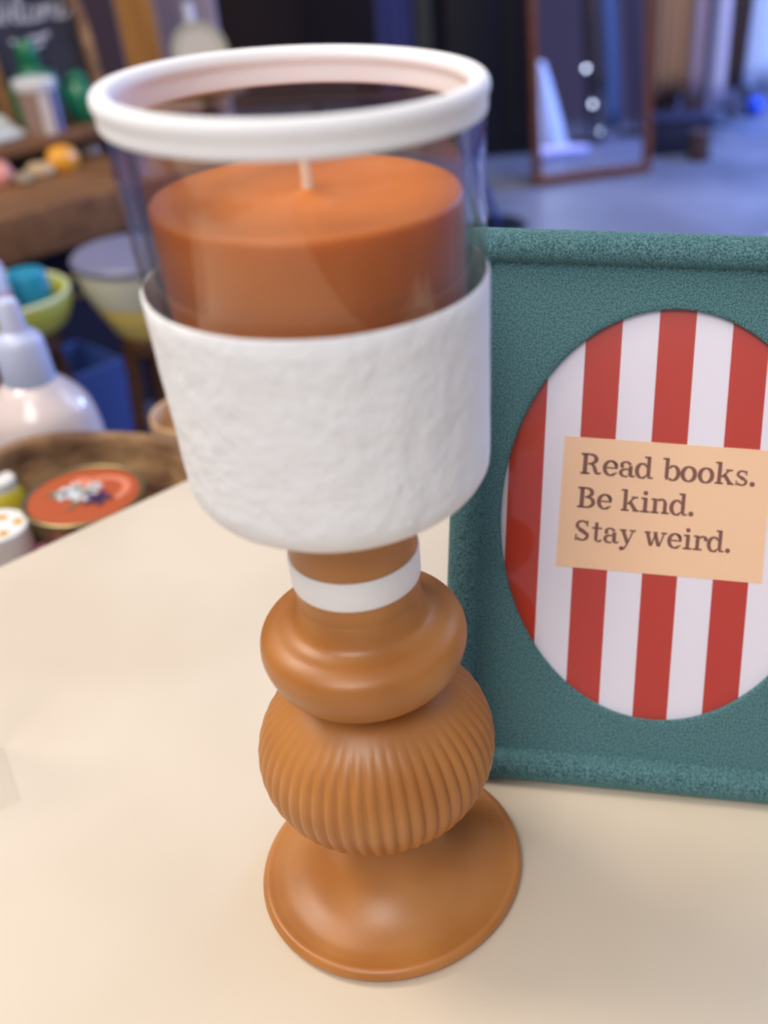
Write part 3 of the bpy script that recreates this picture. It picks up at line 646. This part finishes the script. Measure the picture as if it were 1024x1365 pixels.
W_ = [ [(0.0,1.5),(0.1,1.9),(0.35,1.9),(0.45,1.2),(0.5,0.3),(0.65,0.1),(0.95,0.9),(1.05,1.5),(1.1,0.6),(1.25,0.1),(1.6,0.8),(1.8,1.7),(1.95,1.9)],
       [(1.75,0.4),(2.05,0.5),(2.2,0.8),(2.05,0.95),(1.9,0.6),(2.0,0.15),(2.3,0.2),(2.6,0.9),(2.75,1.7),(2.6,1.8),(2.5,1.0),(2.55,0.2),(2.8,0.1),(3.0,0.4)],
       [(3.35,0.8),(3.15,0.9),(3.0,0.5),(3.1,0.1),(3.4,0.15),(3.6,0.4),(3.8,0.85),(4.0,0.6),(3.9,0.15),(3.65,0.15),(3.6,0.5),(3.8,0.85),(4.2,0.75)],
       [(4.2,0.1),(4.3,0.85),(4.35,0.4),(4.55,0.9),(4.7,0.75),(4.7,0.1),(4.75,0.6),(4.95,0.9),(5.1,0.7),(5.1,0.2),(5.3,0.1),(5.5,0.4),(5.75,0.7),(5.65,0.95),(5.5,0.6),(5.6,0.15),(5.9,0.15),(6.3,0.5)] ]
T = tilt @ Matrix.Translation((-0.082, HSt + 0.004, 0)) @ Matrix.Diagonal((0.0265, 0.030, 1, 1))
for s_ in W_: ribbon(bm, smoothprof(s_, 4), lambda i, t: 0.17, 0.0, 0.0012, T)
ribbon(bm, smoothprof([(1.2, -0.9), (2.0, -1.25), (2.6, -0.95), (3.4, -0.9), (4.2, -0.75)], 4), lambda i, t: 0.26, 0.0, 0.0012, T)
ribbon(bm, smoothprof([(1.8, -1.35), (2.6, -1.5), (3.6, -1.2)], 4), lambda i, t: 0.22, 0.0, 0.0012, T)
obj('chalk_lettering', bm, M_CHK, sgn, False)

M_GRN = mat('glossy green glaze', (14, 106, 70), 0.35)
def green(px, py, label, shape, back):
    x = x_at(px, back, ZS2)
    bm = bmesh.new()
    for (cx, r, z0, z1) in shape:
        lathe(bm, [(0, z0)] + smoothprof([(r * 0.8, z0), (r, z0 + (z1 - z0) * 0.3), (r * 0.95, z0 + (z1 - z0) * 0.7), (r * 0.55, z1)]) + [(0, z1)], 28, center=(cx, 0, 0))
    return tag(obj('green_figurine', bm, M_GRN, None, 'all', wp(x, back, ZS2)), label, 'figurine').__setattr__('rotation_euler', (0, 0, wrot))
green(58, 178, 'tall green figurine in front of the chalkboard sign', [(0, 0.040, 0, 0.06), (0, 0.030, 0.05, 0.105), (0, 0.020, 0.098, 0.150), (-0.036, 0.017, 0.0, 0.085), (0.034, 0.017, 0.0, 0.09)], SB + 0.119)
green(114, 170, 'short green figurine at the right foot of the chalkboard sign', [(0, 0.030, 0, 0.075), (0.0, 0.018, 0.07, 0.09)], SB + 0.060)
x = x_at(60, SB + 0.040, ZS2)
ct = thing('paper_tub', 'white tub with brown and lilac stripes standing on the riser shelf', 'tub', wp(x, SB + 0.040, ZS2), wrot)
M_TUB = bpy.data.materials.new('striped tub wall'); M_TUB.use_nodes = True
b = M_TUB.node_tree.nodes['Principled BSDF']; tc = nd(M_TUB, 'ShaderNodeTexCoord'); sx = nd(M_TUB, 'ShaderNodeSeparateXYZ'); L(M_TUB, tc.outputs['Object'], sx.inputs[0])
mr = nd(M_TUB, 'ShaderNodeMapRange'); mr.inputs[1].default_value = -0.036; mr.inputs[2].default_value = 0.036; L(M_TUB, sx.outputs[0], mr.inputs[0])
cr = nd(M_TUB, 'ShaderNodeValToRGB'); cr.color_ramp.interpolation = 'CONSTANT'
cr.color_ramp.elements[0].color = lin((150, 124, 112)); cr.color_ramp.elements[1].position = 0.28; cr.color_ramp.elements[1].color = lin((214, 204, 198))
for p_, c_ in ((0.56, (104, 78, 74)), (0.72, (158, 160, 210))):
    e_ = cr.color_ramp.elements.new(p_); e_.color = lin(c_)
L(M_TUB, mr.outputs[0], cr.inputs[0]); L(M_TUB, cr.outputs[0], b.inputs['Base Color'])
bm = bmesh.new(); lathe(bm, [(0, 0), (0.033, 0), (0.036, 0.078), (0, 0.078)], 40); obj('tub_body', bm, M_TUB, ct)
bm = bmesh.new(); lathe(bm, [(0, 0.077), (0.038, 0.077), (0.039, 0.090), (0.036, 0.094), (0, 0.094)], 40); obj('lid', bm, mat('white lid', (206, 204, 204), 0.5), ct)
x = x_at(-10, SB + 0.06, ZS2)
def wfold(a, r, z): return r * (1 + 0.16 * math.sin(3 * a + 0.5) + 0.07 * math.sin(8 * a + z * 60)), z
bm = bmesh.new(); lathe(bm, [(0, 0)] + smoothprof([(0.048, 0.001), (0.049, 0.008), (0.038, 0.020), (0.028, 0.036), (0.012, 0.046)]) + [(0, 0.047)], 48, fn=wfold)
tag(obj('folded_cloth', bm, mat('off white cotton', (190, 192, 184), 0.9), None, 'all', wp(x, SB + 0.06, ZS2)), 'crumpled off white cloth on the riser at the left edge', 'cloth')

# ------------------------------------------------------------------ things behind the riser, top of the picture
def slab(name, px, py, y, w, h, d, m, label, cat, rz=0.0):
    """upright standing on the floor whose base line passes under (px, py)"""
    q = ony(px, py, y)
    bm = bmesh.new(); box(bm, (0, 0, h / 2), (w, d, h), None, 0.004)
    return tag(obj(name, bm, m, None, True, (q.x, q.y, -0.75)), label, cat)
M_POST = wood('golden brown wood', (150, 98, 44), (176, 122, 60), stretch=(20, 20, 2))
slab('wooden_post', 186, 40, 2.7, 0.085, 1.7, 0.07, M_POST, 'golden brown wooden post beside the chalkboard sign', 'post')
slab('lilac_screen', 226, 40, 2.95, 0.26, 1.6, 0.05, mat('lilac grey fabric', (160, 144, 160), 0.9), 'lilac grey screen standing right of the wooden post', 'screen')
slab('plum_screen', 147, 40, 3.1, 0.22, 1.6, 0.05, mat('plum grey fabric', (74, 60, 78), 0.9), 'dark plum screen between the chalkboard sign and the wooden post', 'screen')
# plate stand with round pale plate and green sprig, on a pedestal behind the cup
q = ony(268, 76, 2.35)
ps = thing('pedestal', 'brown pedestal carrying the pale plate, hidden behind the candle cup', 'pedestal', (q.x, q.y, -0.75))
hp = q.z + 0.75 - 0.055
bm = bmesh.new(); lathe(bm, [(0, hp - 0.02), (0.09, hp - 0.02), (0.09, hp), (0, hp)], 48); obj('pedestal_top', bm, M_WOOD, ps)
bm = bmesh.new(); lathe(bm, [(0, 0), (0.08, 0), (0.08, 0.02), (0.02, 0.03), (0.02, hp - 0.02), (0, hp - 0.02)], 32); obj('column', bm, M_WOODD, ps)
pl = thing('plate', 'round pale plate standing upright behind the rim of the candle cup', 'plate', (q.x, q.y, hp - 0.75))
Rx = Matrix.Translation((0, 0, 0.062)) @ Matrix.Rotation(math.radians(80), 4, 'X')
bm = bmesh.new(); lathe(bm, [(0, 0), (0.040, 0.0), (0.060, 0.006), (0.062, 0.008), (0.060, 0.009), (0.040, 0.003), (0, 0.003)], 56); bmesh.ops.transform(bm, matrix=Rx, verts=bm.verts)
obj('plate_disc', bm, mat('grey cream glaze', (176, 174, 160), 0.5), pl, True)
bm = bmesh.new(); lathe(bm, [(0, 0.0032), (0.042, 0.0032), (0.044, 0.0045), (0.046, 0.0058), (0.0, 0.0046)], 56); bmesh.ops.transform(bm, matrix=Rx, verts=bm.verts)
obj('plate_centre', bm, mat('warm grey glaze', (196, 190, 182), 0.5), pl, True)
q = ony(256, 44, 2.55)
sp = thing('green_bottle', 'green glass bottle with a white cap in front of the lilac screen', 'bottle', (q.x, q.y, q.z - 0.16))
bm = bmesh.new(); lathe(bm, [(0, 0), (0.022, 0), (0.024, 0.01), (0.024, 0.13), (0.02, 0.16), (0.010, 0.18), (0, 0.18)], 32); obj('bottle_body', bm, mat('green glass', (92, 160, 98), 0.3), sp)
bm = bmesh.new(); lathe(bm, [(0, 0.179), (0.012, 0.179), (0.012, 0.22), (0, 0.22)], 24); obj('cap', bm, M_WB, sp)
hb = q.z - 0.16 + 0.75
ps2 = thing('shelf_stand', 'slim brown stand holding the green bottle behind the candle cup', 'stand', (q.x, q.y, -0.75))
bm = bmesh.new(); lathe(bm, [(0, hb - 0.02), (0.06, hb - 0.02), (0.06, hb), (0, hb)], 32); obj('stand_top', bm, M_WOOD, ps2)
bm = bmesh.new(); lathe(bm, [(0, 0), (0.06, 0), (0.06, 0.02), (0.015, 0.03), (0.015, hb - 0.02), (0, hb - 0.02)], 24); obj('column', bm, M_WOODD, ps2)

def garment(px, py, y, w, m, label, cat='garment', top=0.72, depth=0.05, folds=4, seed=0.0, flare=1.0, rz=0.0, hemwave=0.02, group=None, name='hanging_garment'):
    """cloth hanging from a rail; (px, py) = bottom centre of its hem"""
    q = ony(px, py, y); zb = q.z; bm = bmesh.new(); n = 64; rings = []; H_ = top - zb
    for j in range(15):
        t = j / 14; ring_ = []
        for i in range(n):
            a = 2 * PI * i / n
            ww = w / 2 * (0.75 + 0.25 * flare * t) if True else 0
            amp = (0.15 + 0.85 * t) * 0.35 * depth
            x = ww * math.copysign(abs(math.cos(a)) ** 0.7, math.cos(a))
            yy = depth / 2 * math.sin(a) + amp * math.sin(folds * PI * x / (w / 2) + seed)
            z = top - H_ * t + (hemwave * math.sin(3 * x / w * PI + seed) * t ** 3)
            ring_.append(bm.verts.new((x, yy, z)))
        rings.append(ring_)
    loft(bm, rings); bm.faces.new(rings[0]); bm.faces.new(rings[-1])
    return tag(obj(name, bm, m, None, 'all', (q.x, q.y, 0)), label, cat, group)
def cloth(c): return mat('woven cloth', c, 0.9, Sheen_Weight=0.2)
# ------------------------------------------------------------------ leaning mirror
ML0 = onz(711, 250, -0.75); ML1 = onz(866, 230, -0.75)
md = ML1 - ML0; MWD = md.length; md.normalize(); mk = Vector((-md.y, md.x, 0))
mt_ = math.radians(5); mup = Vector((0, 0, math.cos(mt_))) + mk * math.sin(mt_); mn = md.cross(mup)
MM = Matrix(((md.x, mup.x, mn.x, ML0.x), (md.y, mup.y, mn.y, ML0.y), (md.z, mup.z, mn.z, ML0.z + 0.006), (0, 0, 0, 1)))
mi = thing('floor_mirror', 'tall floor mirror with a reddish brown wooden frame leaning at the back', 'mirror', ML0)
mi.matrix_world = MM
M_MF = wood('reddish brown wood', (92, 48, 24), (112, 62, 32), 0.4)
MH = 1.35; fwid = 0.030
for nm, c, s in (('frame_rail', (MWD / 2, fwid / 2, 0), (MWD, fwid, 0.03)), ('frame_rail', (MWD / 2, MH - fwid / 2, 0), (MWD, fwid, 0.03)), ('frame_stile', (fwid / 2, MH / 2, 0), (fwid, MH - 2 * fwid, 0.03)), ('frame_stile', (MWD - fwid / 2, MH / 2, 0), (fwid, MH - 2 * fwid, 0.03))):
    bm = bmesh.new(); box(bm, c, s, None, 0.003); obj(nm, bm, M_MF, mi)
bm = bmesh.new(); box(bm, (MWD / 2, MH / 2, -0.004), (MWD - 2 * fwid + 0.006, MH - 2 * fwid + 0.006, 0.006)); obj('mirror_glass', bm, mat('silvered glass', (214, 214, 224), 0.02, Metallic=1.0), mi, False)
bm = bmesh.new(); tube(bm, [(MWD / 2, MH * 0.85, -0.02), (MM.inverted() @ (MM @ Vector((MWD / 2, MH * 0.85, -0.02)) + mk * 0.22 - Vector((0, 0, (MM @ Vector((MWD / 2, MH * 0.85, -0.02))).z + 0.742))))], 0.012, 8); obj('rear_strut', bm, M_MF, mi)

# ------------------------------------------------------------------ clothes rack at the right
rk = thing('clothes_rack', 'metal clothes rack carrying the long garments at the back right', 'clothes rack', (ony(905, 0, 4.15).x, 4.15, -0.75))
for nm, a_, b_, r_ in (('rail', (-0.35, 0, 1.47), (1.1, 0, 1.47), 0.012), ('post', (-0.35, 0, 0.02), (-0.35, 0, 1.47), 0.014), ('post', (1.1, 0, 0.02), (1.1, 0, 1.47), 0.014), ('foot', (-0.35, -0.2, 0.016), (-0.35, 0.2, 0.016), 0.014), ('foot', (1.1, -0.2, 0.016), (1.1, 0.2, 0.016), 0.014)):
    bm = bmesh.new(); tube(bm, [a_, b_], r_, 12); obj(nm, bm, M_STEEL, rk)
GR = 'long garments on the clothes rack'
garment(888, 124, 4.14, 0.17, cloth((170, 134, 108)), 'wide tan garment right beside the mirror', group=GR, seed=0.5)
garment(924, 130, 4.10, 0.055, cloth((176, 164, 200)), 'narrow pale lilac garment between two tan ones', group=GR, seed=1.2, folds=2)
garment(940, 128, 4.20, 0.065, cloth((170, 130, 118)), 'narrow rosy tan garment left of the white strip', group=GR, seed=0.2, folds=2)
garment(955, 136, 4.05, 0.055, cloth((210, 212, 246)), 'narrow bluish white garment right of the rosy tan one', group=GR, seed=2.2, folds=2)
garment(981, 114, 4.18, 0.125, cloth((74, 58, 60)), 'dark brown garment left of the pale blue dress', group=GR, seed=0.9)
garment(1016, 110, 4.04, 0.16, cloth((196, 216, 246)), 'pale blue dress at the right edge of the photo', group=GR, seed=1.9)
garment(882, 158, 4.28, 0.14, cloth((112, 92, 98)), 'mauve brown skirt hem showing below the wide tan garment', group=GR, seed=3.0, hemwave=0.05)
garment(922, 157, 4.26, 0.10, cloth((176, 140, 128)), 'rosy beige ruffled hem below the lilac garment', group=GR, seed=0.0, hemwave=0.06)
garment(972, 148, 4.33, 0.16, cloth((128, 120, 132)), 'greyish ruffled hem below the dark brown garment', group=GR, seed=4.0, hemwave=0.06)
garment(936, 206, 4.06, 0.026, cloth((120, 134, 190)), 'pale blue scarf hanging to the floor from the rack', cat='scarf', group=None, seed=0.0, folds=1, depth=0.02, name='hanging_scarf')
q = onz(1003, 156, -0.75)
bm = bmesh.new(); bmesh.ops.create_uvsphere(bm, u_segments=28, v_segments=16, radius=0.045)
tag(obj('blue_ball', bm, mat('bright blue rubber', (50, 96, 214), 0.4), None, 'all', (q.x, q.y, -0.705)), 'bright blue ball on the floor under the clothes rack', 'ball')
q = onz(912, 200, -0.75)
bm = bmesh.new(); lathe(bm, [(0, 0), (0.045, 0), (0.050, 0.01), (0.040, 0.07), (0.043, 0.11), (0, 0.11)], 32)
tag(obj('brown_basket', bm, mat('dark brown wicker', (70, 52, 50), 0.9), None, True, (q.x, q.y - 0.17, -0.75)), 'dark brown basket on the floor under the tan garments', 'basket')
# garments hanging at the top centre behind the cup, on a second rack
rk2 = thing('clothes_rack', 'metal clothes rack behind the rim of the candle cup', 'clothes rack', (ony(560, 0, 4.7).x, 4.7, -0.75))
for nm, a_, b_, r_ in (('rail', (-0.5, 0, 1.47), (0.35, 0, 1.47), 0.012), ('post', (-0.5, 0, 0.02), (-0.5, 0, 1.47), 0.014), ('post', (0.35, 0, 0.02), (0.35, 0, 1.47), 0.014), ('foot', (-0.5, -0.2, 0.016), (-0.5, 0.2, 0.016), 0.014), ('foot', (0.35, -0.2, 0.016), (0.35, 0.2, 0.016), 0.014)):
    bm = bmesh.new(); tube(bm, [a_, b_], r_, 12); obj(nm, bm, M_STEEL, rk2)
garment(532, 120, 4.70, 0.17, cloth((92, 98, 176)), 'blue violet garment above the rim of the candle cup', seed=0.4)
garment(575, 110, 4.70, 0.12, cloth((104, 110, 110)), 'grey green garment right of the blue violet one', seed=1.4)
garment(608, 90, 4.70, 0.06, cloth((60, 70, 120)), 'narrow navy garment above the right of the cup rim', seed=2.4, folds=2)
# black curved stand foot, at the right of the cup
q = onz(664, 302, -0.75)
st_ = thing('floor_lamp_stand', 'black curved stand foot on the floor just right of the candle cup', 'stand', (q.x, q.y, -0.75))
bm = bmesh.new(); lathe(bm, [(0, 0), (0.10, 0), (0.10, 0.008), (0.09, 0.014), (0, 0.018)], 40); obj('base', bm, mat('black lacquer', (18, 22, 34), 0.25), st_)
M_LAQ = mat('blue highlight lacquer', (40, 62, 120), 0.2)  # blue highlight on the black stem put into its base colour
bm = bmesh.new(); tube(bm, smoothprof([(0.0, 0.01), (-0.02, 0.06), (-0.07, 0.20), (-0.085, 0.36)], 4) and [(x_, 0, z_) for x_, z_ in smoothprof([(0.0, 0.01), (-0.02, 0.06), (-0.07, 0.20), (-0.085, 0.36)], 4)], 0.014, 12); obj('stem', bm, M_LAQ, st_)
# tall black cabinet between the second rack and the mirror
q = onz(672, 212, -0.75)
cb = thing('black_cabinet', 'tall near black cabinet between the candle cup and the floor mirror', 'cabinet', (q.x, q.y + 0.24, -0.75))
M_BLK = mat('near black brown lacquer', (22, 16, 18), 0.5)
bm = bmesh.new(); box(bm, (0, 0, 0.8), (0.44, 0.40, 1.6), None, 0.004); obj('cabinet_body', bm, M_BLK, cb)
for sx_ in (-1, 1):
    bm = bmesh.new(); box(bm, (sx_ * 0.109, -0.208, 0.82), (0.21, 0.016, 1.5), None, 0.003); d_ = obj('door', bm, M_BLK, cb)
    bm = bmesh.new(); tube(bm, [(sx_ * 0.02, -0.232, 0.80), (sx_ * 0.02, -0.232, 0.92)], 0.006, 10); obj('handle', bm, M_STEEL, d_)
# what the floor mirror shows: partition wall, cloth bag, bulbs, two garments, folded blanket
M_PART = mat('plum grey partition paint', (112, 104, 142), 0.85)
bm = bmesh.new(); box(bm, (3.6, 1.2, 0.5), (0.10, 8.4, 2.5)); struct(obj('wall_right', bm, M_PART, smooth=False))
def bagf(a, r, z): return r * (1 + 0.12 * math.sin(2 * a) + 0.04 * math.sin(9 * a)), z
bm = bmesh.new(); lathe(bm, [(0, 0)] + smoothprof([(0.115, 0), (0.115, 0.03), (0.095, 0.16), (0.062, 0.32), (0.036, 0.42)]) + [(0, 0.43)], 64, fn=bagf)
tag(obj('white_bag', bm, cloth((240, 244, 250)), None, 'all', (1.75, 2.30, -0.75)), 'white cloth bag on the floor, reflected in the left of the floor mirror', 'bag')
sl_ = thing('string_light', 'short string of small round bulbs on a slim pole, reflected in the floor mirror', 'string light', (2.06, 2.30, -0.75))
bm = bmesh.new(); tube(bm, [(0.045, 0.02, 0), (0.045, 0.02, 0.62)], 0.006, 8); lathe(bm, [(0, 0), (0.025, 0), (0.025, 0.01), (0, 0.012)], 24, center=(0.045, 0.02, 0)); obj('pole', bm, M_STEEL, sl_)
M_BULB = bpy.data.materials.new('lit bulb'); M_BULB.use_nodes = True
b = M_BULB.node_tree.nodes['Principled BSDF']; b.inputs['Emission Color'].default_value = (0.75, 0.85, 1.0, 1); b.inputs['Emission Strength'].default_value = 9.0
BULBS = [(2.058, -0.378), (2.092, -0.551), (2.124, -0.688)]
for bx, bz in BULBS:
    bm = bmesh.new(); bmesh.ops.create_uvsphere(bm, u_segments=16, v_segments=10, radius=0.010); bmesh.ops.translate(bm, vec=(bx - 2.06, 0, bz + 0.75), verts=bm.verts); bu = obj('bulb', bm, M_BULB, sl_)
bm = bmesh.new(); tube(bm, [(bx - 2.06, 0.008, bz + 0.75) for bx, bz in BULBS], 0.002, 6); obj('cord', bm, M_STEEL, sl_)
rk3 = thing('clothes_rack', 'small clothes rack holding two garments, reflected at the right of the floor mirror', 'clothes rack', (2.27, 2.18, -0.75))
for nm, a_, b_, r_ in (('rail', (-0.12, 0, 1.2), (0.2, 0, 1.2), 0.012), ('post', (0.2, 0, 0.02), (0.2, 0, 1.2), 0.014), ('post', (-0.12, 0, 0.02), (-0.12, 0, 1.2), 0.014), ('foot', (0.2, -0.15, 0.016), (0.2, 0.15, 0.016), 0.014), ('foot', (-0.14, -0.15, 0.016), (-0.14, 0.15, 0.016), 0.014)):
    bm = bmesh.new(); tube(bm, [a_, b_], r_, 12); obj(nm, bm, M_STEEL, rk3)
def hang(x, y, zb, top, w, m, label):
    o = garment(512, 600, 1.0, w, m, label, top=top - zb, seed=x)
    me = o.data; zmin = min(v.co.z for v in me.vertices)
    for v in me.vertices: v.co.z -= zmin
    o.location = (x, y, zb); return o
hang(2.20, 2.18, -0.50, 0.46, 0.07, cloth((120, 96, 84)), 'short brown garment reflected in the right of the floor mirror')
hang(2.30, 2.18, -0.70, 0.46, 0.11, cloth((110, 126, 150)), 'long blue grey garment reflected at the right of the floor mirror')
bm = bmesh.new(); box(bm, (0, 0, 0.02), (0.34, 0.22, 0.04), None, 0.015)
tag(obj('folded_blanket', bm, cloth((226, 216, 246)), None, True, (1.58, 2.62, -0.75)), 'pale lilac folded blanket on the floor, reflected low in the floor mirror', 'blanket')

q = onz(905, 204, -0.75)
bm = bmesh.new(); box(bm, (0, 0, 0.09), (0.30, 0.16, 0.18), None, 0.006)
sb_ = thing('floor_shade_box', 'dark navy box added for the shade on the floor under the tan garments', 'box', (q.x - 0.02, q.y + 0.03, -0.75))  # dark box added in place of the shade below the garments
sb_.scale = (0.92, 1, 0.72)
obj('box_body', bm, mat('dark navy floor shade', (20, 22, 48), 0.8), sb_)
bm = bmesh.new(); box(bm, (0, 0, 0.19), (0.31, 0.17, 0.025), None, 0.006); obj('lid', bm, mat('dark navy floor shade lid', (24, 26, 56), 0.8), sb_)

# the blue crate stands on the floor in front of the table's dark shade panel
cx_ = x_at(116, -0.01, -0.60)
bc2.location = wp(cx_, -0.01, -0.75); bc2.rotation_euler = (0, 0, wrot)
zt_ = (lambda d_: CP.z + d_.z * (bc2.location.y - CP.y) / d_.y)(ray(112, 478))
bc2.scale = (0.42, 0.5, (zt_ + 0.75) / 0.275)
